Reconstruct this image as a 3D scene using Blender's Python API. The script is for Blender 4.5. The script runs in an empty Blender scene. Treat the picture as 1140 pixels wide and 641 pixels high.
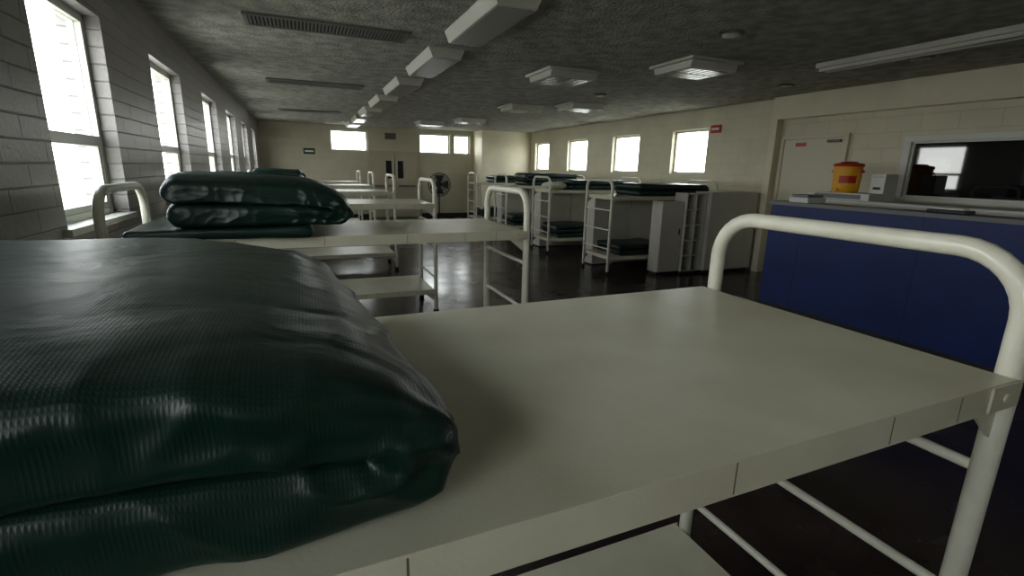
import bpy, math, random
from mathutils import Vector, Matrix, noise
random.seed(4)
scene = bpy.context.scene
H = 1.62
CEIL = 2.82
XL, XR, YB, YN = -1.08, 7.2, 16.5, -2.6

# ------------------------------------------------------------ materials
def lin(c):
    return tuple((v/12.92 if v <= 0.04045 else ((v+0.055)/1.055)**2.4) for v in c)
def rgb(r, g, b):
    return lin((r/255, g/255, b/255)) + (1,)
def mat(name, col, rough=0.5, metal=0.0, col2=None, nscale=6.0, bump=0.0, bscale=60.0, bdist=0.01, spec=0.5, coat=0.0, rough2=None):
    m = bpy.data.materials.new(name); m.use_nodes = True
    nt = m.node_tree; b = nt.nodes['Principled BSDF']
    b.inputs['Base Color'].default_value = col
    b.inputs['Roughness'].default_value = rough
    b.inputs['Metallic'].default_value = metal
    b.inputs['Specular IOR Level'].default_value = spec
    b.inputs['Coat Weight'].default_value = coat
    tc = nt.nodes.new('ShaderNodeTexCoord')
    if col2 is not None:
        n = nt.nodes.new('ShaderNodeTexNoise'); n.inputs['Scale'].default_value = nscale; n.inputs['Detail'].default_value = 6
        r = nt.nodes.new('ShaderNodeValToRGB')
        r.color_ramp.elements[0].position = 0.35; r.color_ramp.elements[1].position = 0.65
        r.color_ramp.elements[0].color = col; r.color_ramp.elements[1].color = col2
        nt.links.new(tc.outputs['Object'], n.inputs['Vector'])
        nt.links.new(n.outputs['Fac'], r.inputs['Fac'])
        nt.links.new(r.outputs['Color'], b.inputs['Base Color'])
        if rough2 is not None:
            mr = nt.nodes.new('ShaderNodeMapRange')
            mr.inputs['From Min'].default_value = 0.3; mr.inputs['From Max'].default_value = 0.7
            mr.inputs['To Min'].default_value = rough; mr.inputs['To Max'].default_value = rough2
            nt.links.new(n.outputs['Fac'], mr.inputs['Value']); nt.links.new(mr.outputs['Result'], b.inputs['Roughness'])
    if bump > 0:
        n2 = nt.nodes.new('ShaderNodeTexNoise'); n2.inputs['Scale'].default_value = bscale; n2.inputs['Detail'].default_value = 4
        bp = nt.nodes.new('ShaderNodeBump'); bp.inputs['Strength'].default_value = bump; bp.inputs['Distance'].default_value = bdist
        nt.links.new(tc.outputs['Object'], n2.inputs['Vector'])
        nt.links.new(n2.outputs['Fac'], bp.inputs['Height'])
        nt.links.new(bp.outputs['Normal'], b.inputs['Normal'])
    return m

def block_mat(name, c1, c2, axis, rough=0.45, mort=0.86, bstr=0.35):
    m = bpy.data.materials.new(name); m.use_nodes = True
    nt = m.node_tree; b = nt.nodes['Principled BSDF']; b.inputs['Roughness'].default_value = rough
    tc = nt.nodes.new('ShaderNodeTexCoord'); sp = nt.nodes.new('ShaderNodeSeparateXYZ'); cb = nt.nodes.new('ShaderNodeCombineXYZ')
    nt.links.new(tc.outputs['Object'], sp.inputs[0])
    nt.links.new(sp.outputs['Y' if axis == 'x' else 'X'], cb.inputs['X']); nt.links.new(sp.outputs['Z'], cb.inputs['Y'])
    br = nt.nodes.new('ShaderNodeTexBrick')
    br.inputs['Scale'].default_value = 1.0; br.inputs['Brick Width'].default_value = 0.4; br.inputs['Row Height'].default_value = 0.1 if axis=='x' and mort<0.8 else 0.2
    br.inputs['Mortar Size'].default_value = 0.006; br.inputs['Mortar Smooth'].default_value = 0.8
    br.inputs['Color1'].default_value = c1; br.inputs['Color2'].default_value = c2
    br.inputs['Mortar'].default_value = tuple(v*mort for v in c1[:3]) + (1,)
    nt.links.new(cb.outputs[0], br.inputs['Vector'])
    n = nt.nodes.new('ShaderNodeTexNoise'); n.inputs['Scale'].default_value = 1.6; n.inputs['Detail'].default_value = 6
    nt.links.new(tc.outputs['Object'], n.inputs['Vector'])
    mx = nt.nodes.new('ShaderNodeMixRGB'); mx.blend_type = 'MULTIPLY'; mx.inputs['Fac'].default_value = 0.3
    nt.links.new(br.outputs['Color'], mx.inputs[1]); nt.links.new(n.outputs['Fac'], mx.inputs[2])
    nt.links.new(mx.outputs[0], b.inputs['Base Color'])
    n2 = nt.nodes.new('ShaderNodeTexNoise'); n2.inputs['Scale'].default_value = 45; n2.inputs['Detail'].default_value = 5
    nt.links.new(tc.outputs['Object'], n2.inputs['Vector'])
    mm = nt.nodes.new('ShaderNodeMath'); mm.operation = 'MULTIPLY_ADD'
    mm.inputs[1].default_value = -1.0
    nt.links.new(br.outputs['Fac'], mm.inputs[0])
    m3 = nt.nodes.new('ShaderNodeMath'); m3.operation = 'MULTIPLY'; m3.inputs[1].default_value = 0.5
    nt.links.new(n2.outputs['Fac'], m3.inputs[0]); nt.links.new(m3.outputs[0], mm.inputs[2])
    bp = nt.nodes.new('ShaderNodeBump'); bp.inputs['Strength'].default_value = bstr; bp.inputs['Distance'].default_value = 0.008
    nt.links.new(mm.outputs[0], bp.inputs['Height']); nt.links.new(bp.outputs['Normal'], b.inputs['Normal'])
    return m

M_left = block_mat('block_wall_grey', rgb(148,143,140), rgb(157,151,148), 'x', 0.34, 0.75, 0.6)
M_right = block_mat('block_wall_cream', rgb(236,229,202), rgb(232,225,200), 'x')
M_far = block_mat('block_wall_far', rgb(208,201,176), rgb(203,197,174), 'y')
M_plaster = mat('painted_plaster', rgb(234,227,202), 0.5, col2=rgb(222,215,190), nscale=2, bump=0.1, bscale=80)
M_ceil = mat('textured_ceiling', rgb(150,148,138), 0.9, col2=rgb(190,188,177), nscale=7, bump=1.0, bscale=34, bdist=0.035)
M_floor = mat('polished_concrete', rgb(48,38,36), 0.16, col2=rgb(64,52,49), nscale=2.2, bump=0.05, bscale=9, rough2=0.3)
M_white = mat('white_enamel', rgb(211,207,187), 0.34, col2=rgb(199,194,172), nscale=4, bump=0.16, bscale=150, bdist=0.003)
M_seam = mat('seam_grime', rgb(96,90,76), 0.8)
M_tube = mat('painted_tube', rgb(226,223,208), 0.28, col2=rgb(216,212,196), nscale=12, bump=0.05, bscale=70)
M_rub = mat('rubber_foot', rgb(30,30,30), 0.8)
M_fix = mat('fixture_white', rgb(207,205,194), 0.4)
M_lens = mat('prismatic_lens', rgb(150,152,148), 0.25)
M_dark = mat('dark_metal', rgb(30,31,33), 0.45)
M_vent = mat('vent_metal', rgb(120,120,112), 0.6)
M_ventd = mat('vent_slot', rgb(30,30,30), 0.8)
M_blue = mat('blue_laminate', rgb(16,46,112), 0.45, col2=rgb(13,40,100), nscale=3)
M_top = mat('counter_laminate', rgb(120,122,124), 0.4)
M_cab = mat('cabinet_white', rgb(206,203,192), 0.45, col2=rgb(196,193,182), nscale=3)
M_yel = mat('cooler_yellow', rgb(240,176,30), 0.4)
M_red = mat('cooler_red', rgb(190,50,28), 0.4)
M_wh = mat('plain_white', rgb(225,225,220), 0.5)
M_frame = mat('window_aluminium', rgb(200,200,192), 0.4)
M_scr = mat('dark_tinted_glass', rgb(8,10,13), 0.03, spec=0.9)
M_pane = mat('door_glass', rgb(30,34,36), 0.08)
M_door = mat('door_paint', rgb(214,208,184), 0.45)
M_door2 = mat('far_door_paint', rgb(176,168,146), 0.45)
M_ground = mat('outdoor_concrete', rgb(200,196,186), 0.9, col2=rgb(180,176,166), nscale=1)
M_pillow = mat('pillow_cotton', rgb(215,215,200), 0.9, bump=0.3, bscale=10)

def vinyl():
    m = bpy.data.materials.new('green_vinyl'); m.use_nodes = True
    nt = m.node_tree; b = nt.nodes['Principled BSDF']
    b.inputs['Roughness'].default_value = 0.39
    b.inputs['Specular IOR Level'].default_value = 0.45
    tc = nt.nodes.new('ShaderNodeTexCoord')
    n = nt.nodes.new('ShaderNodeTexNoise'); n.inputs['Scale'].default_value = 5; n.inputs['Detail'].default_value = 5
    r = nt.nodes.new('ShaderNodeValToRGB'); r.color_ramp.elements[0].color = rgb(7,34,28); r.color_ramp.elements[1].color = rgb(12,45,36)
    nt.links.new(tc.outputs['Object'], n.inputs['Vector']); nt.links.new(n.outputs['Fac'], r.inputs['Fac']); nt.links.new(r.outputs['Color'], b.inputs['Base Color'])
    w1 = nt.nodes.new('ShaderNodeTexWave'); w1.bands_direction = 'X'; w1.inputs['Scale'].default_value = 75
    w2 = nt.nodes.new('ShaderNodeTexWave'); w2.bands_direction = 'Y'; w2.inputs['Scale'].default_value = 75
    for w in (w1, w2): nt.links.new(tc.outputs['Object'], w.inputs['Vector'])
    mx = nt.nodes.new('ShaderNodeMath'); mx.operation = 'MAXIMUM'
    nt.links.new(w1.outputs['Fac'], mx.inputs[0]); nt.links.new(w2.outputs['Fac'], mx.inputs[1])
    b1 = nt.nodes.new('ShaderNodeBump'); b1.inputs['Strength'].default_value = 0.18; b1.inputs['Distance'].default_value = 0.001
    nt.links.new(mx.outputs[0], b1.inputs['Height'])
    n3 = nt.nodes.new('ShaderNodeTexNoise'); n3.inputs['Scale'].default_value = 6; n3.inputs['Detail'].default_value = 3; n3.inputs['Distortion'].default_value = 1.4
    nt.links.new(tc.outputs['Object'], n3.inputs['Vector'])
    b2 = nt.nodes.new('ShaderNodeBump'); b2.inputs['Strength'].default_value = 0.22; b2.inputs['Distance'].default_value = 0.02
    nt.links.new(n3.outputs['Fac'], b2.inputs['Height']); nt.links.new(b1.outputs['Normal'], b2.inputs['Normal'])
    nt.links.new(b2.outputs['Normal'], b.inputs['Normal'])
    return m
M_vinyl = vinyl()
def glassmat(name, tint, fac):
    m = bpy.data.materials.new(name); m.use_nodes = True
    nt = m.node_tree; nt.nodes.clear()
    o = nt.nodes.new('ShaderNodeOutputMaterial'); t = nt.nodes.new('ShaderNodeBsdfTransparent'); g = nt.nodes.new('ShaderNodeBsdfGlossy')
    t.inputs['Color'].default_value = tint; g.inputs['Roughness'].default_value = 0.02
    x = nt.nodes.new('ShaderNodeMixShader'); x.inputs['Fac'].default_value = fac
    nt.links.new(t.outputs[0], x.inputs[1]); nt.links.new(g.outputs[0], x.inputs[2]); nt.links.new(x.outputs[0], o.inputs['Surface'])
    return m
M_glass = glassmat('window_glass', (0.93,0.95,0.95,1), 0.06)

# ------------------------------------------------------------ mesh builder
class MB:
    def __init__(s): s.v=[]; s.f=[]; s.m=[]; s.sm=[]; s.mats=[]
    def mi(s, m):
        if m not in s.mats: s.mats.append(m)
        return s.mats.index(m)
    def face(s, idx, m, sm=False): s.f.append(tuple(idx)); s.m.append(s.mi(m)); s.sm.append(sm)
    def box(s, x0,x1,y0,y1,z0,z1, m):
        o=len(s.v)
        s.v += [(x0,y0,z0),(x1,y0,z0),(x1,y1,z0),(x0,y1,z0),(x0,y0,z1),(x1,y0,z1),(x1,y1,z1),(x0,y1,z1)]
        for q in ((0,3,2,1),(4,5,6,7),(0,1,5,4),(1,2,6,5),(2,3,7,6),(3,0,4,7)): s.face([o+i for i in q], m)
    def prism(s, pts, x0, x1, m, axis='x'):
        o=len(s.v); n=len(pts)
        for x in (x0,x1):
            for a,b in pts:
                s.v.append((x,a,b) if axis=='x' else ((a,x,b) if axis=='y' else (a,b,x)))
        s.face([o+i for i in range(n)][::-1], m); s.face([o+n+i for i in range(n)], m)
        for i in range(n):
            j=(i+1)%n; s.face([o+i,o+j,o+n+j,o+n+i], m)
    def tube(s, pts, r, m, seg=14, closed=False):
        pts=[Vector(p) for p in pts]; n=len(pts); o=len(s.v)
        t0=(pts[1]-pts[0]).normalized()
        up=Vector((0,0,1)) if abs(t0.z)<0.9 else Vector((1,0,0))
        nrm=(up-t0*up.dot(t0)).normalized()
        for i in range(n):
            if closed: t=(pts[(i+1)%n]-pts[i-1]).normalized()
            elif i==0: t=t0
            elif i==n-1: t=(pts[i]-pts[i-1]).normalized()
            else: t=((pts[i+1]-pts[i]).normalized()+(pts[i]-pts[i-1]).normalized()).normalized()
            nrm=(nrm-t*nrm.dot(t)).normalized(); bn=t.cross(nrm)
            for k in range(seg):
                a=2*math.pi*k/seg; s.v.append(tuple(pts[i]+nrm*(r*math.cos(a))+bn*(r*math.sin(a))))
        for i in range(n if closed else n-1):
            j=(i+1)%n
            for k in range(seg):
                l=(k+1)%seg; s.face([o+i*seg+k,o+i*seg+l,o+j*seg+l,o+j*seg+k], m, True)
        if not closed:
            s.face([o+k for k in range(seg)][::-1], m); s.face([o+(n-1)*seg+k for k in range(seg)], m)
    def lathe(s, prof, c, m, seg=28, axis='z'):
        o=len(s.v); n=len(prof)
        for r,h in prof:
            for k in range(seg):
                a=2*math.pi*k/seg; p=(r*math.cos(a), r*math.sin(a), h)
                if axis=='y': p=(p[0],p[2],p[1])
                if axis=='x': p=(p[2],p[0],p[1])
                s.v.append((c[0]+p[0],c[1]+p[1],c[2]+p[2]))
        for i in range(n-1):
            for k in range(seg):
                l=(k+1)%seg; s.face([o+i*seg+k,o+i*seg+l,o+(i+1)*seg+l,o+(i+1)*seg+k], m, True)
        s.face([o+k for k in range(seg)][::-1], m); s.face([o+(n-1)*seg+k for k in range(seg)], m)
    def build(s, name, loc=(0,0,0), rotz=0, bevel=0, parent=None):
        me=bpy.data.meshes.new(name); me.from_pydata(s.v,[],s.f); 
        for m in s.mats: me.materials.append(m)
        for p,mi,sm in zip(me.polygons,s.m,s.sm): p.material_index=mi; p.use_smooth=sm
        me.update()
        ob=bpy.data.objects.new(name, me); scene.collection.objects.link(ob)
        ob.location=loc; ob.rotation_euler=(0,0,rotz)
        if bevel:
            b=ob.modifiers.new('bevel','BEVEL'); b.width=bevel; b.segments=2; b.limit_method='ANGLE'; b.angle_limit=math.radians(50)
        if parent: ob.parent=parent
        return ob

# ------------------------------------------------------------ room shell
def wall(name, axis, c0, c1, a0, a1, z0, z1, holes, m):
    A=sorted(set([a0,a1]+[h[0] for h in holes]+[h[1] for h in holes]))
    Z=sorted(set([z0,z1]+[h[2] for h in holes]+[h[3] for h in holes]))
    b=MB()
    for i in range(len(A)-1):
        for j in range(len(Z)-1):
            am=(A[i]+A[i+1])/2; zm=(Z[j]+Z[j+1])/2
            if any(h[0]<am<h[1] and h[2]<zm<h[3] for h in holes): continue
            if axis=='x': b.box(c0,c1,A[i],A[i+1],Z[j],Z[j+1],m)
            else: b.box(A[i],A[i+1],c0,c1,Z[j],Z[j+1],m)
    return b.build(name)

wc=[0]
def window(axis, c, a0, a1, z0, z1, inward, split='h', fw=0.045):
    wc[0]+=1
    glass=M_glass
    b=MB(); d=0.035
    def bx(p0,p1,q0,q1,dd,m,off=0):
        if axis=='x': b.box(c-dd+off,c+dd+off,p0,p1,q0,q1,m)
        else: b.box(p0,p1,c-dd+off,c+dd+off,q0,q1,m)
    bx(a0,a0+fw,z0,z1,d,M_frame); bx(a1-fw,a1,z0,z1,d,M_frame)
    bx(a0+fw,a1-fw,z0,z0+fw,d,M_frame); bx(a0+fw,a1-fw,z1-fw,z1,d,M_frame)
    zm=z0+(z1-z0)*0.38
    if split=='h':
        bx(a0+fw,a1-fw,zm-0.03,zm+0.03,d*1.2,M_frame)
        bx(a0+fw,a0+fw+0.03,z0+fw,zm-0.03,d*0.8,M_frame); bx(a1-fw-0.03,a1-fw,z0+fw,zm-0.03,d*0.8,M_frame)
        bx(a0+fw+.03,a1-fw-.03,z0+fw,z0+fw+0.035,d*0.8,M_frame)
    bx(a0+fw,a1-fw,z0+fw,z1-fw,0.003,glass)
    b.build('window_%d'%wc[0])
    L=bpy.data.lights.new('window_portal','AREA'); L.shape='RECTANGLE'; L.size=a1-a0; L.size_y=z1-z0
    L.cycles.is_portal=True
    o=bpy.data.objects.new('window_portal_%d'%wc[0],L); scene.collection.objects.link(o)
    mid=(a0+a1)/2; zc=(z0+z1)/2
    off = 0.05*inward
    o.location=(c+off,mid,zc) if axis=='x' else (mid,c+off,zc)
    dirv=Vector((inward,0,0)) if axis=='x' else Vector((0,inward,0))
    o.rotation_euler=dirv.to_track_quat('-Z','Y').to_euler()

T=0.22
Lw=[(-1.3,-0.2),(0.9,2.0),(3.07,4.05),(5.14,6.28),(7.5,8.65),(9.7,10.9),(12.0,13.1),(14.2,15.3)]
lz0,lz1=1.28,2.47
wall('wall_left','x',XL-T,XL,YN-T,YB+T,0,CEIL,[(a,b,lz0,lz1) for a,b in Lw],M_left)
for a,b in Lw: window('x',XL-0.12,a,b,lz0,lz1,1)
Rw=[(7.6,8.6),(9.72,10.8),(12.0,13.1),(14.3,15.3)]
rz0,rz1=1.6,2.46
tvw=(1.2,4.05,1.38,2.07)
rearR=[(-1.6,-0.5)]
wall('wall_right','x',XR,XR+T,YN-T,YB+T,0,CEIL,[(a,b,rz0,rz1) for a,b in Rw]+[tvw]+[(a,b,rz0,rz1) for a,b in rearR],M_right)
for a,b in Rw+rearR: window('x',XR+0.12,a,b,rz0,rz1,-1,'n')
b=MB()
y0,y1,z0,z1=tvw; f_=0.025
b.box(XR+0.01,XR+0.09,y0,y0+f_,z0,z1,M_wh); b.box(XR+0.01,XR+0.09,y1-f_,y1,z0,z1,M_wh)
b.box(XR+0.01,XR+0.09,y0+f_,y1-f_,z0,z0+f_,M_wh); b.box(XR+0.01,XR+0.09,y0+f_,y1-f_,z1-f_,z1,M_wh)
b.box(XR+0.04,XR+0.06,y0+f_,y1-f_,z0+f_,z1-f_,M_scr)
wc[0]+=1; b.build('window_%d'%wc[0],bevel=0.003)
Bw=[(0.87,1.97),(3.6,4.62),(4.76,5.32)]
bz0,bz1=2.06,2.68
wall('wall_back','y',YB,YB+T,XL,XR,0,CEIL,[(a,b,bz0,bz1) for a,b in Bw],M_far)
for a,b in Bw: window('y',YB+0.12,a,b,bz0,bz1,-1,'n')
wall('wall_front','y',YN-T,YN,XL,XR,0,CEIL,[],M_far)
b=MB(); b.box(5.45,XR,15.65,YB,0,CEIL,M_plaster); b.build('wall_partition')
b=MB(); b.box(XL-T,XR+T,YN-T,YB+T,-0.1,0,M_floor); b.build('floor')
b=MB(); b.box(XL-T,XR+T,YN-T,YB+T,CEIL,CEIL+0.15,M_ceil); b.build('ceiling')
b=MB(); b.box(-60,60,-50,70,-0.3,-0.2,M_ground); b.build('ground')
b=MB(); b.box(XR-0.14,XR,YN,6.1,2.48,CEIL,M_plaster); b.build('trim_1',bevel=0.005)
b=MB(); b.box(XR-0.14,XR,5.98,6.1,0,2.48,M_plaster); b.build('trim_2',bevel=0.005)
b=MB()
for a,c in Lw: b.box(XL-0.08,XL+0.03,a-0.04,c+0.04,lz0-0.03,lz0+0.006,M_frame)
b.build('trim_3',bevel=0.004)
b=MB(); b.box(XR-0.03,XR,tvw[0]-0.09,tvw[1]+0.09,tvw[3],tvw[3]+0.07,M_wh); b.box(XR-0.03,XR,tvw[1],tvw[1]+0.09,tvw[2],tvw[3],M_wh)
b.box(XR-0.06,XR,tvw[0]-0.09,tvw[1]+0.09,tvw[2]-0.04,tvw[2],M_wh); b.build('trim_4',bevel=0.004)
b=MB(); b.box(XL,XL+0.015,YN,YB,0,0.12,M_dark); b.build('baseboard_left')
b=MB(); b.box(XL,5.45,YB-0.015,YB,0,0.12,M_dark); b.build('baseboard_back')

# doors
b=MB()
y0,y1=4.9,5.88; X0=XR-0.001
b.box(X0-0.05,X0,y0-0.05,y0,0,2.22,M_door); b.box(X0-0.05,X0,y1,y1+0.05,0,2.22,M_door); b.box(X0-0.05,X0,y0,y1,2.17,2.22,M_door)
b.box(X0-0.03,X0,y0,y1,0.01,2.165,M_door)
b.box(X0-0.07,X0-0.03,y0+0.05,y0+0.25,2.10,2.14,M_vent)
b.tube([(X0-0.03,y1-0.07,1.05),(X0-0.09,y1-0.07,1.05),(X0-0.09,y1-0.18,1.05)],0.011,M_dark,8)
b.box(X0-0.036,X0-0.03,5.5,5.68,2.06,2.11,M_red)
b.build('door_1',bevel=0.004)
b=MB(); Y0=YB-0.001
for x0,x1,gx in ((2.02,2.76,2.5),(2.79,3.53,2.87)):
    b.box(x0,x1,Y0-0.04,Y0,0.01,2.03,M_door2)
    b.box(x0+0.1,x1-0.1,Y0-0.07,Y0-0.04,0.98,1.04,M_vent)
    b.box(gx,gx+0.18,Y0-0.044,Y0-0.04,1.25,1.8,M_pane)
b.box(1.95,2.02,Y0-0.06,Y0,0,2.1,M_door2); b.box(3.53,3.6,Y0-0.06,Y0,0,2.1,M_door2); b.box(2.02,3.53,Y0-0.06,Y0,2.03,2.1,M_door2)
b.build('door_2',bevel=0.004)

# ------------------------------------------------------------ ceiling things
CZ=CEIL-0.002
def light_box(x,y):
    b=MB(); z=CZ
    b.prism([(-0.19,z-0.012),(-0.19,z),(0.19,z),(0.19,z-0.012),(0.15,z-0.10),(-0.15,z-0.10)],y-0.62,y+0.62,M_fix,'y')
    b.box(-0.135,0.135,y-0.58,y+0.58,z-0.104,z-0.0995,M_lens)
    b.build('fluorescent_light',loc=(x,0,0),bevel=0.004)
for y in (2.25,4.1,5.95,7.85,9.75,11.65,13.55,15.4): light_box(1.47,y)
def troffer(x,y,s=0.36):
    b=MB(); z=CZ
    b.box(-s,s,-s,s,z-0.03,z,M_fix)
    b.prism([(-s+.04,z-0.03),(s-.04,z-0.03),(s-.07,z-0.10),(-s+.07,z-0.10)],-s+.04,s-.04,M_fix,'x')
    n=6; w=2*(s-0.09)/n
    for i in range(n):
        for j in range(2):
            b.box(-s+.09+i*w+.01,-s+.09+(i+1)*w-.01,-s+.1+j*(s-.1)+.012,-s+.1+(j+1)*(s-.1)-.012,z-0.106,z-0.099,M_lens)
    b.build('square_ceiling_light',loc=(x,y,0),bevel=0.004)
for x,y in ((4.2,4.75),(3.15,5.95),(4.05,9.3),(4.9,8.5),(4.0,12.4),(3.3,13.8)): troffer(x,y)
b=MB(); b.box(5.3,5.52,0.6,4.1,CZ-0.05,CZ,M_fix); b.box(5.33,5.38,0.62,4.08,CZ-0.085,CZ-0.05,M_fix)
b.box(5.44,5.49,0.62,4.08,CZ-0.085,CZ-0.05,M_fix); b.build('strip_light',bevel=0.004)
def vent(x0,x1,y0,y1):
    b=MB(); z=CZ; f=0.035
    b.box(x0,x1,y0,y0+f,z-0.02,z,M_vent); b.box(x0,x1,y1-f,y1,z-0.02,z,M_vent)
    b.box(x0,x0+f,y0+f,y1-f,z-0.02,z,M_vent); b.box(x1-f,x1,y0+f,y1-f,z-0.02,z,M_vent)
    b.box(x0+f,x1-f,y0+f,y1-f,z-0.004,z,M_ventd)
    n=int((x1-x0-2*f)/0.03)
    for i in range(n):
        x=x0+f+(i+0.5)*(x1-x0-2*f)/n; b.box(x-0.008,x+0.008,y0+f,y1-f,z-0.016,z-0.004,M_vent)
    b.build('ceiling_vent')
vent(-0.36,1.02,4.9,5.28); vent(-0.38,0.98,8.3,8.7); vent(-0.38,0.95,12.6,13.0)
for x,y in ((3.55,3.6),(5.9,3.4),(4.5,7.2),(6.2,5.2)):  # small round recessed ceiling lights, modelled unlit
    b=MB(); b.lathe([(0.11,-0.012),(0.11,0),],(0,0,CZ),M_vent,24); b.lathe([(0.075,-0.03),(0.085,-0.012)],(0,0,CZ),M_lens,24)
    b.build('recessed_light',loc=(x,y,0))

# ------------------------------------------------------------ bunk bed
BT=1.242
def arch(x, yy, ztop, R, z0):
    p=[(x,-yy,z0),(x,-yy,0.6),(x,-yy,ztop-R)]
    for k in range(1,9):
        a=math.pi - k*math.pi/16; p.append((x,-yy+R+R*math.cos(a),ztop-R+R*math.sin(a)))
    p.append((x,0,ztop))
    for k in range(0,9):
        a=math.pi/2-k*math.pi/16; p.append((x,yy-R+R*math.cos(a),ztop-R+R*math.sin(a)))
    p += [(x,yy,0.6),(x,yy,z0)]
    return p
def bunk(x,y,rot=0,pl=1.05,hw=0.40):
    b=MB(); yy=hw-0.025; q=pl-0.03; lp=0.058
    for z in (BT,0.29):
        b.box(-q,q,-hw,hw,z-lp,z,M_white)
        for sy in (-1,1):
            for sx in (-0.92,-0.55,-0.12,0.33,0.68,0.88):
                b.box(sx-0.0012,sx+0.0012,sy*hw-0.0008,sy*hw+0.0008,z-lp+.004,z-0.004,M_seam)
        for sx in (-1,1):
            for sy in (-1,1):
                b.box(min(sx*(q-.09),sx*(q+.015)),max(sx*(q-.09),sx*(q+.015)),sy*(hw+0.001)-0.003,sy*(hw+0.001)+0.003,z-lp+.003,z-0.003,M_white)
                b.prism([(sx*(q+.01),z-lp),(sx*(q+.01),z-0.14),(sx*(q-.09),z-lp)],sy*yy-0.004,sy*yy+0.004,M_white,'y')
                b.lathe([(0.009,-0.007),(0.009,0.007)],(sx*(q-0.04),sy*(hw+0.001),z-0.03),M_white,10,'y')
    for sx in (-1,1):
        b.tube(arch(sx*pl,yy,BT+0.24,0.13,0.03),0.0225,M_tube,18)
        for dz in (0.22,0.53,0.83): b.tube([(sx*pl,-yy,BT-dz),(sx*pl,yy,BT-dz)],0.0125,M_tube,10)
        for sy in (-1,1): b.lathe([(0.03,0),(0.03,0.05)],(sx*pl,sy*yy,0),M_rub,16)
    return b.build('bunk_bed',loc=(x,y,0),rotz=rot,bevel=0.005)

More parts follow.
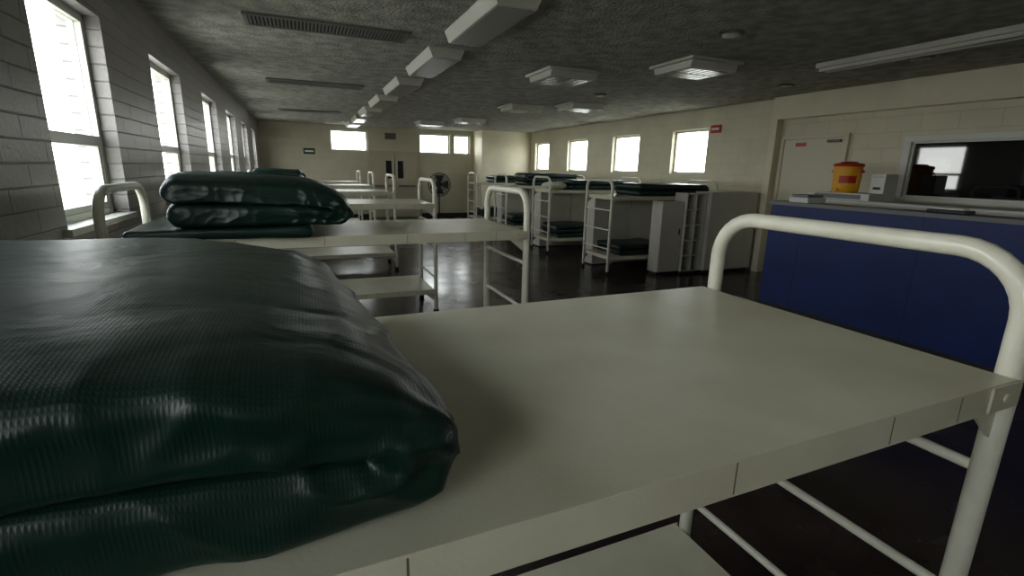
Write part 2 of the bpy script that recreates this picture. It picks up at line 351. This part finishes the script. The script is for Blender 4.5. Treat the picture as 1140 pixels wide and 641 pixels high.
# ------------------------------------------------------------ folded mattress
def mattress(x0,x1,yc,w,z0,t,layers=2,seed=0,amp=0.010,tilt=0.0,hi=False,name='folded_mattress',crease=0.0,skew=0.0,droop=0.0,over=0.0):
    a=t*0.5; path=[]
    L0,L1=x0+t*0.5,x1-t*0.55
    ns=130 if hi else 18; na=20 if hi else 7
    for k in range(layers):
        z=(k+0.5)*t; ends=(L0,L1) if k%2==0 else (L1,L0)
        for i in range(ns+1):
            f=i/ns; path.append((ends[0]+(ends[1]-ends[0])*f, z))
        if k<layers-1:
            sgn=1 if k%2==0 else -1
            for i in range(1,na):
                an=-math.pi/2+math.pi*i/na
                path.append((ends[1]+sgn*t*0.5*math.cos(an), (k+1)*t+t*0.5*math.sin(an)))
    hwid=w/2; r=a*(0.55 if hi else 0.8); nc=9; nw=80 if hi else 14; nv=8 if hi else 5
    sec=[]
    for cx,cy,a0 in ((1,1,0),(-1,1,90),(-1,-1,180),(1,-1,270)):
        for i in range(nc+1):
            an=math.radians(a0+90*i/nc)
            sec.append((cx*(hwid-r)+r*math.cos(an), cy*(a-r)+r*math.sin(an)))
        if a0 in (0,180):
            s=1 if a0==0 else -1
            for i in range(1,nw): sec.append((s*(hwid-r)*(1-2*i/nw), s*a))
        else:
            s=-1 if a0==90 else 1
            for i in range(1,nv): sec.append((s*hwid, (a-r)*(1-2*i/nv)*(1 if a0==90 else -1)))
    N=len(sec); rings=[]
    def ring(p,tan,sc,shrink,off):
        nr=Vector((-tan[1],tan[0])); out=[]
        for yy,nn in sec:
            yy2=yy*(hwid-shrink)/hwid
            out.append(Vector((p[0]+tan[0]*off+nr[0]*nn*sc, yc+yy2, z0+p[1]+tan[1]*off+nr[1]*nn*sc)))
        rings.append(out)
    P=path; n=len(P)
    def tn(i):
        q0=P[max(i-1,0)]; q1=P[min(i+1,n-1)]; d=Vector((q1[0]-q0[0],q1[1]-q0[1])); return d.normalized()
    caps=[(math.sin(th),math.cos(th)) for th in [math.radians(80),math.radians(60),math.radians(40),math.radians(20)]]
    for s,c in caps: ring(P[0],tn(0),c,a*(1-c)*0.6,-a*s)
    for i in range(n): ring(P[i],tn(i),1,0,0)
    for s,c in reversed(caps): ring(P[-1],tn(n-1),c,a*(1-c)*0.6,a*s)
    verts=[v for rg in rings for v in rg]; faces=[]
    for i in range(len(rings)-1):
        for k in range(N):
            l=(k+1)%N; faces.append((i*N+k,i*N+l,(i+1)*N+l,(i+1)*N+k))
    faces.append(tuple(range(N))[::-1]); faces.append(tuple((len(rings)-1)*N+k for k in range(N)))
    me=bpy.data.meshes.new(name); me.from_pydata([tuple(v) for v in verts],[],faces); me.update()
    import bmesh
    bm=bmesh.new(); bm.from_mesh(me); bmesh.ops.recalc_face_normals(bm,faces=bm.faces); bm.normal_update()
    tot=layers*t; off=Vector((seed*7.3,seed*3.1,seed*1.7))
    for v in bm.verts:
        c=v.co; nrm=v.normal.copy(); hrel=(c.z-z0)/tot
        d=amp*noise.noise(c*2.6+off)+amp*0.35*noise.noise(c*6+off)
        if crease:
            e=max(0,min(1,(c.x-(x1-0.30))/0.30)); side=max(0,min(1,(abs(c.y-yc)-hwid*0.78)/(hwid*0.22)))
            top=max(0,min(1,nrm.z))
            wrp=Vector((noise.noise(c*4+off),noise.noise(c*4-off),noise.noise(c*3+off*2)))*0.07
            cc=c+wrp
            q=Vector((cc.x*5+cc.z*4, cc.y*4-cc.x*3, cc.z*9))+off
            rd=(1-abs(noise.noise(q)))**5
            q2=Vector((cc.x*12, cc.y*3, cc.z*14))+off
            rd2=(1-abs(noise.noise(q2)))**5
            q3=Vector((cc.x*2.5, cc.y*8, cc.z*6))-off
            rd3=(1-abs(noise.noise(q3)))**9
            d+=crease*(1-0.55*top)*((rd-0.35)*(0.12+0.8*e*e+0.45*side)+(rd2-0.3)*0.9*max(e*e*0.7,side*(0.3+e))-rd3*0.5*(0.3+e))
        c2=c+nrm*d
        yr=(c.y-yc)/hwid; xr=max(0,min(1,(c.x-x0)/(x1-x0)))
        c2.z+= hrel*(0.03*tot*(1-yr*yr)*math.sin(math.pi*xr)**0.5 - 0.03*tot) + hrel*tilt*(1-xr)
        if droop:
            k=max(0,(xr-0.70)/0.30); k2=max(0,(-yr-0.65)/0.35)
            c2.z-= hrel*droop*tot*(k*k+0.6*k2*k2)
        c2.x-= skew*yr
        if over:
            m=max(0,min(1,(hrel-0.42)/0.16))
            c2.y-= over*(m*(1 if yr<0 else 0.3))
        c2.y+=0.012*noise.noise(Vector((c.x*2,c.z*9,seed+3.0)))
        c2.x+=0.015*noise.noise(Vector((c.y*3,c.z*9,seed+9.0)))
        if c2.z<z0+0.001: c2.z=z0+0.001
        v.co=c2
    bm.to_mesh(me); bm.free()
    for p in me.polygons: p.use_smooth=True
    me.materials.append(M_vinyl)
    ob=bpy.data.objects.new(name,me); scene.collection.objects.link(ob)
    return ob

# left row
LY=[0.838,3.25,5.68,8.25,10.7,13.1]
for i,y in enumerate(LY):
    if i==0: bunk(0.185,y,pl=1.10,hw=0.415,rot=math.radians(0.8))
    else: bunk(0.21,y,pl=1.10)
mattress(-0.86,0.055,0.855,0.79,BT,0.105,2,seed=1,amp=0.007,tilt=0.045,hi=True,crease=0.0105,skew=0.042,droop=0.15,over=0.014)
mattress(-0.80,0.04,3.21,0.82,BT,0.065,1,seed=2)
mattress(-0.62,0.20,3.20,0.80,BT+0.066,0.116,2,seed=3,amp=0.018,tilt=0.035,crease=0.012,hi=True,droop=0.30,over=0.01)
for i,y in enumerate(LY[2:]):
    mattress(-0.80,0.0+0.05*(i%2),y,0.72,BT,0.095,2+(i%2==0),seed=5+i,amp=0.014,tilt=0.02)

# right row
RY=[6.92,9.05,11.3,13.5]
for i,y in enumerate(RY):
    bunk(5.47,y)
    mattress(4.95,6.35,y,0.72,BT,0.10,2 if i!=2 else 3,seed=20+i,amp=0.012)
    mattress(4.65,5.6,y,0.70,0.29,0.09,2 if i==0 else 3,seed=30+i,amp=0.012)
def pillow(x,y,z,seed):
    b=MB(); nu,nv=24,14
    for j in range(nv+1):
        ph=-math.pi/2+math.pi*j/nv
        for i in range(nu):
            th=2*math.pi*i/nu
            se=lambda v,e: math.copysign(abs(v)**e,v)
            px=0.24*se(math.cos(ph),0.6)*se(math.cos(th),0.45); py=0.17*se(math.cos(ph),0.6)*se(math.sin(th),0.45)
            rr=1-0.35*max(abs(px)/0.24,abs(py)/0.17)**3
            pz=0.075*se(math.sin(ph),1.0)*rr+0.075
            b.v.append((px,py,pz+0.004*noise.noise(Vector((px*9,py*9,seed)))))
    for j in range(nv):
        for i in range(nu):
            l=(i+1)%nu; b.face([j*nu+i,j*nu+l,(j+1)*nu+l,(j+1)*nu+i],M_pillow,True)
    b.build('pillow',loc=(x,y,z))
pillow(4.68,9.0,BT+0.004,1.0)
# cabinets by the right wall
def locker(x0,x1,y0,y1,h,doors=1,cubby=False,name='storage_locker'):
    b=MB(); t=0.02
    b.box(x0,x1,y0+t,y1,h-t,h,M_cab); b.box(x0,x1,y0+t,y1,0.05,0.05+t,M_cab)
    b.box(x1-t,x1,y0+t,y1,0.05+t,h-t,M_cab); b.box(x0+t,x1-t,y1-t,y1,0.05+t,h-t,M_cab)
    b.box(x0+0.02,x1-0.02,y0+0.04,y1-0.02,0,0.05,M_dark)
    b.box(x0,x0+t,y0+t,y1,0.05+t,h-t,M_cab)
    if cubby:
        b.box(x0,x0+t,y0,y0+t,0.05,h,M_cab); b.box(x1-t,x1,y0,y0+t,0.05,h,M_cab)
        xm=(x0+x1)/2; b.box(xm-0.01,xm+0.01,y0,y1-t,0.07,h-t,M_cab)
        for k in range(0,6):
            z=0.06+k*(h-0.07)/5; b.box(x0+t,x1-t,y0,y1-t,z-0.01,z+0.01,M_cab)
    else:
        w=(x1-x0)/doors
        for i in range(doors):
            b.box(x0+i*w+0.003,x0+(i+1)*w-0.003,y0,y0+t-0.001,0.06,h-0.005,M_cab)
            b.box(x0+(i+1)*w-0.06,x0+(i+1)*w-0.045,y0-0.015,y0,h*0.55,h*0.55+0.1,M_dark)
    b.build(name,bevel=0.003)
locker(6.02,7.04,6.13,6.49,1.33,2)
locker(5.60,6.0,6.20,6.49,1.31,1,True,'cubby_shelf')
locker(5.16,5.58,6.24,6.49,1.18,1,False)
for y in RY[:3]:
    b=MB()
    b.box(4.62,5.35,y+0.415,y+0.435,0.02,1.19,M_cab)
    b.box(5.36,6.5,y+0.415,y+0.435,0.02,1.19,M_cab)
    b.box(4.62,4.64,y+0.435,y+0.75,0.02,1.19,M_cab); b.box(6.48,6.5,y+0.435,y+0.75,0.02,1.19,M_cab)
    b.box(4.64,6.48,y+0.435,y+0.75,1.17,1.19,M_cab); b.box(4.64,6.48,y+0.73,y+0.75,0.02,1.17,M_cab)
    b.box(4.64,6.48,y+0.435,y+0.73,0.02,0.04,M_cab)
    b.build('divider_cabinet',bevel=0.003)

# ------------------------------------------------------------ blue counter
b=MB()
CX,CH=5.2,1.32
b.box(CX,CX+0.12,-1.9,4.32,0.0,CH-0.04,M_blue)
b.box(CX+0.12,CX+0.75,4.24,4.32,0.0,CH-0.04,M_blue)
b.box(CX-0.03,CX+0.32,-1.92,4.35,CH-0.04,CH,M_top)
b.box(CX+0.12,CX+0.8,-1.9,4.24,0.98,1.02,M_top)
b.box(CX-0.008,CX,-1.9,4.32,0.0,0.1,M_dark)
for y in (-0.9,0.3,1.5,2.7,3.9): b.box(CX-0.002,CX,y-0.003,y+0.003,0.1,CH-0.04,M_dark)
b.build('reception_counter',bevel=0.004)
b=MB(); b.box(6.25,6.9,2.2,4.75,0.0,1.30,M_cab); b.box(6.22,6.93,2.17,4.78,1.30,1.335,M_wh)
for y in (2.2,2.84,3.48,4.12): b.box(6.235,6.25,y+0.01,y+0.63,0.1,1.27,M_cab)
b.build('back_counter',bevel=0.004)
b=MB(); b.box(6.3,6.8,3.9,4.7,1.335,1.42,M_wh); b.box(6.295,6.305,4.0,4.6,1.35,1.405,M_top); b.build('storage_box',bevel=0.008)
b=MB(); b.box(6.6,6.85,3.93,4.1,1.421,1.66,M_wh); b.box(6.597,6.601,3.97,4.06,1.47,1.50,M_dark); b.box(6.597,6.601,3.95,4.08,1.62,1.625,M_top); b.build('paper_towel_dispenser',bevel=0.01)
def cooler(x,y,z):
    b=MB()
    b.lathe([(0.13,0),(0.145,0.01),(0.15,0.06),(0.158,0.20),(0.162,0.30),(0.164,0.315),(0.164,0.325)],(0,0,0),M_yel)
    b.lathe([(0.168,0.325),(0.172,0.33),(0.172,0.345),(0.16,0.362),(0.10,0.372),(0.09,0.385),(0.04,0.39)],(0,0,0),M_red)
    o=len(b.v)
    for k in range(9):
        a=math.radians(190-8+k*9)
        b.v.append((0.1565*math.cos(a),0.1565*math.sin(a),0.12)); b.v.append((0.1615*math.cos(a),0.1615*math.sin(a),0.21))
    for k in range(8): b.face([o+2*k,o+2*k+2,o+2*k+3,o+2*k+1],M_red,True)
    for s in (-1,1): b.box(-0.04,0.04,s*0.165-0.02,s*0.165+0.02,0.25,0.28,M_red)
    b.tube([(-0.15,0,0.04),(-0.19,0,0.04),(-0.195,0,0.015)],0.012,M_wh,10)
    b.build('drink_cooler',loc=(x,y,z))
cooler(6.5,4.34,1.42)
b=MB(); b.box(-0.15,0.15,-0.12,0.12,0,0.06,M_wh); b.box(-0.13,0.13,-0.1,0.1,0.06,0.09,M_top); b.build('paper_tray',loc=(5.37,4.0,CH),bevel=0.006)
b=MB(); b.box(-0.08,0.08,-0.15,0.15,0,0.03,M_dark); b.box(-0.05,0.05,-0.12,0.12,0.03,0.05,M_wh); b.build('desk_telephone',loc=(5.37,2.6,CH),bevel=0.006)

# signs
b=MB(); b.box(XR-0.03,XR,7.28,7.52,2.36,2.5,M_red); b.box(XR-0.034,XR-0.03,7.31,7.49,2.41,2.45,M_wh); b.build('exit_sign',bevel=0.003)
M_green=mat('sign_green',rgb(20,60,45),0.5)
b=MB(); b.box(0.1,0.42,YB-0.02,YB,1.93,2.1,M_green); b.box(0.14,0.38,YB-0.024,YB-0.02,1.99,2.04,M_wh); b.build('wall_sign',bevel=0.003)
b=MB(); b.box(2.5,2.85,YB-0.04,YB,2.45,2.65,M_vent)
for k in range(6): b.box(2.52,2.83,YB-0.045,YB-0.04,2.475+k*0.027,2.485+k*0.027,M_ventd)
b.build('wall_vent',bevel=0.003)

# ------------------------------------------------------------ pedestal fan
b=MB()
b.lathe([(0.26,0),(0.26,0.03),(0.1,0.05),(0.03,0.08)],(0,0,0),M_dark)
b.tube([(0,0,0.06),(0,0,1.05)],0.022,M_dark,12)
b.lathe([(0.06,0.02),(0.09,0.05),(0.09,0.18),(0.05,0.24)],(0,0,1.1),M_dark,20,'y')
for r,y in ((0.36,-0.06),(0.35,-0.1),(0.27,-0.14),(0.18,-0.16),(0.09,-0.17),(0.35,0.0),(0.2,0.03)):
    b.tube([(r*math.cos(2*math.pi*k/36),y,1.1+r*math.sin(2*math.pi*k/36)) for k in range(36)],0.007,M_dark,6,True)
for k in range(32):
    a=2*math.pi*k/32; c,s=math.cos(a),math.sin(a)
    b.tube([(0.02*c,-0.172,1.1+0.02*s),(0.18*c,-0.16,1.1+0.18*s),(0.3*c,-0.125,1.1+0.3*s),(0.36*c,-0.06,1.1+0.36*s),(0.3*c,0.01,1.1+0.3*s),(0.08*c,0.05,1.1+0.08*s)],0.004,M_dark,5)
for k in range(4):
    a0=math.pi/2*k; o=len(b.v)
    for r,w,dy in ((0.05,0.35,0.02),(0.2,0.5,0.03),(0.32,0.45,0.03)):
        b.v.append((r*math.cos(a0-w),-0.06-dy,1.1+r*math.sin(a0-w))); b.v.append((r*math.cos(a0+w),-0.06+dy,1.1+r*math.sin(a0+w)))
    b.face([o,o+1,o+3,o+2],M_dark); b.face([o+2,o+3,o+5,o+4],M_dark)
b.lathe([(0.05,-0.11),(0.05,0.04)],(0,0,1.1),M_dark,16,'y')
b.build('pedestal_fan',loc=(3.95,15.4,0))

# ------------------------------------------------------------ world
w=bpy.data.worlds.new('World'); scene.world=w; w.use_nodes=True
nt=w.node_tree; bg=nt.nodes['Background']
tc=nt.nodes.new('ShaderNodeTexCoord'); sp=nt.nodes.new('ShaderNodeSeparateXYZ'); rp=nt.nodes.new('ShaderNodeValToRGB')
nt.links.new(tc.outputs['Generated'],sp.inputs[0]); nt.links.new(sp.outputs['Z'],rp.inputs['Fac'])
rp.color_ramp.elements[0].position=0.0; rp.color_ramp.elements[0].color=(1.0,0.98,0.94,1)
rp.color_ramp.elements[1].position=0.6; rp.color_ramp.elements[1].color=(0.88,0.94,1.0,1)
nt.links.new(rp.outputs['Color'],bg.inputs['Color'])
bg.inputs['Strength'].default_value=11.0

# ------------------------------------------------------------ camera
f=547.0
vx=Vector((1332,102.5,-f)); vy=Vector((-235,137.5,-f))
vy.normalize(); vx=(vx-vy*vx.dot(vy)).normalized(); vz=vx.cross(vy)
R=Matrix((vx,vy,vz))
cam=bpy.data.cameras.new('camera'); co=bpy.data.objects.new('camera',cam); scene.collection.objects.link(co)
co.matrix_world=Matrix.Translation((0,0,H))@R.to_4x4()
cam.sensor_width=36; cam.lens=36*f/1140; cam.clip_start=0.02; cam.clip_end=300
scene.camera=co
scene.view_settings.view_transform='Standard'
scene.view_settings.exposure=0.0
scene.view_settings.gamma=0.92
scene.cycles.max_bounces=10; scene.cycles.diffuse_bounces=6
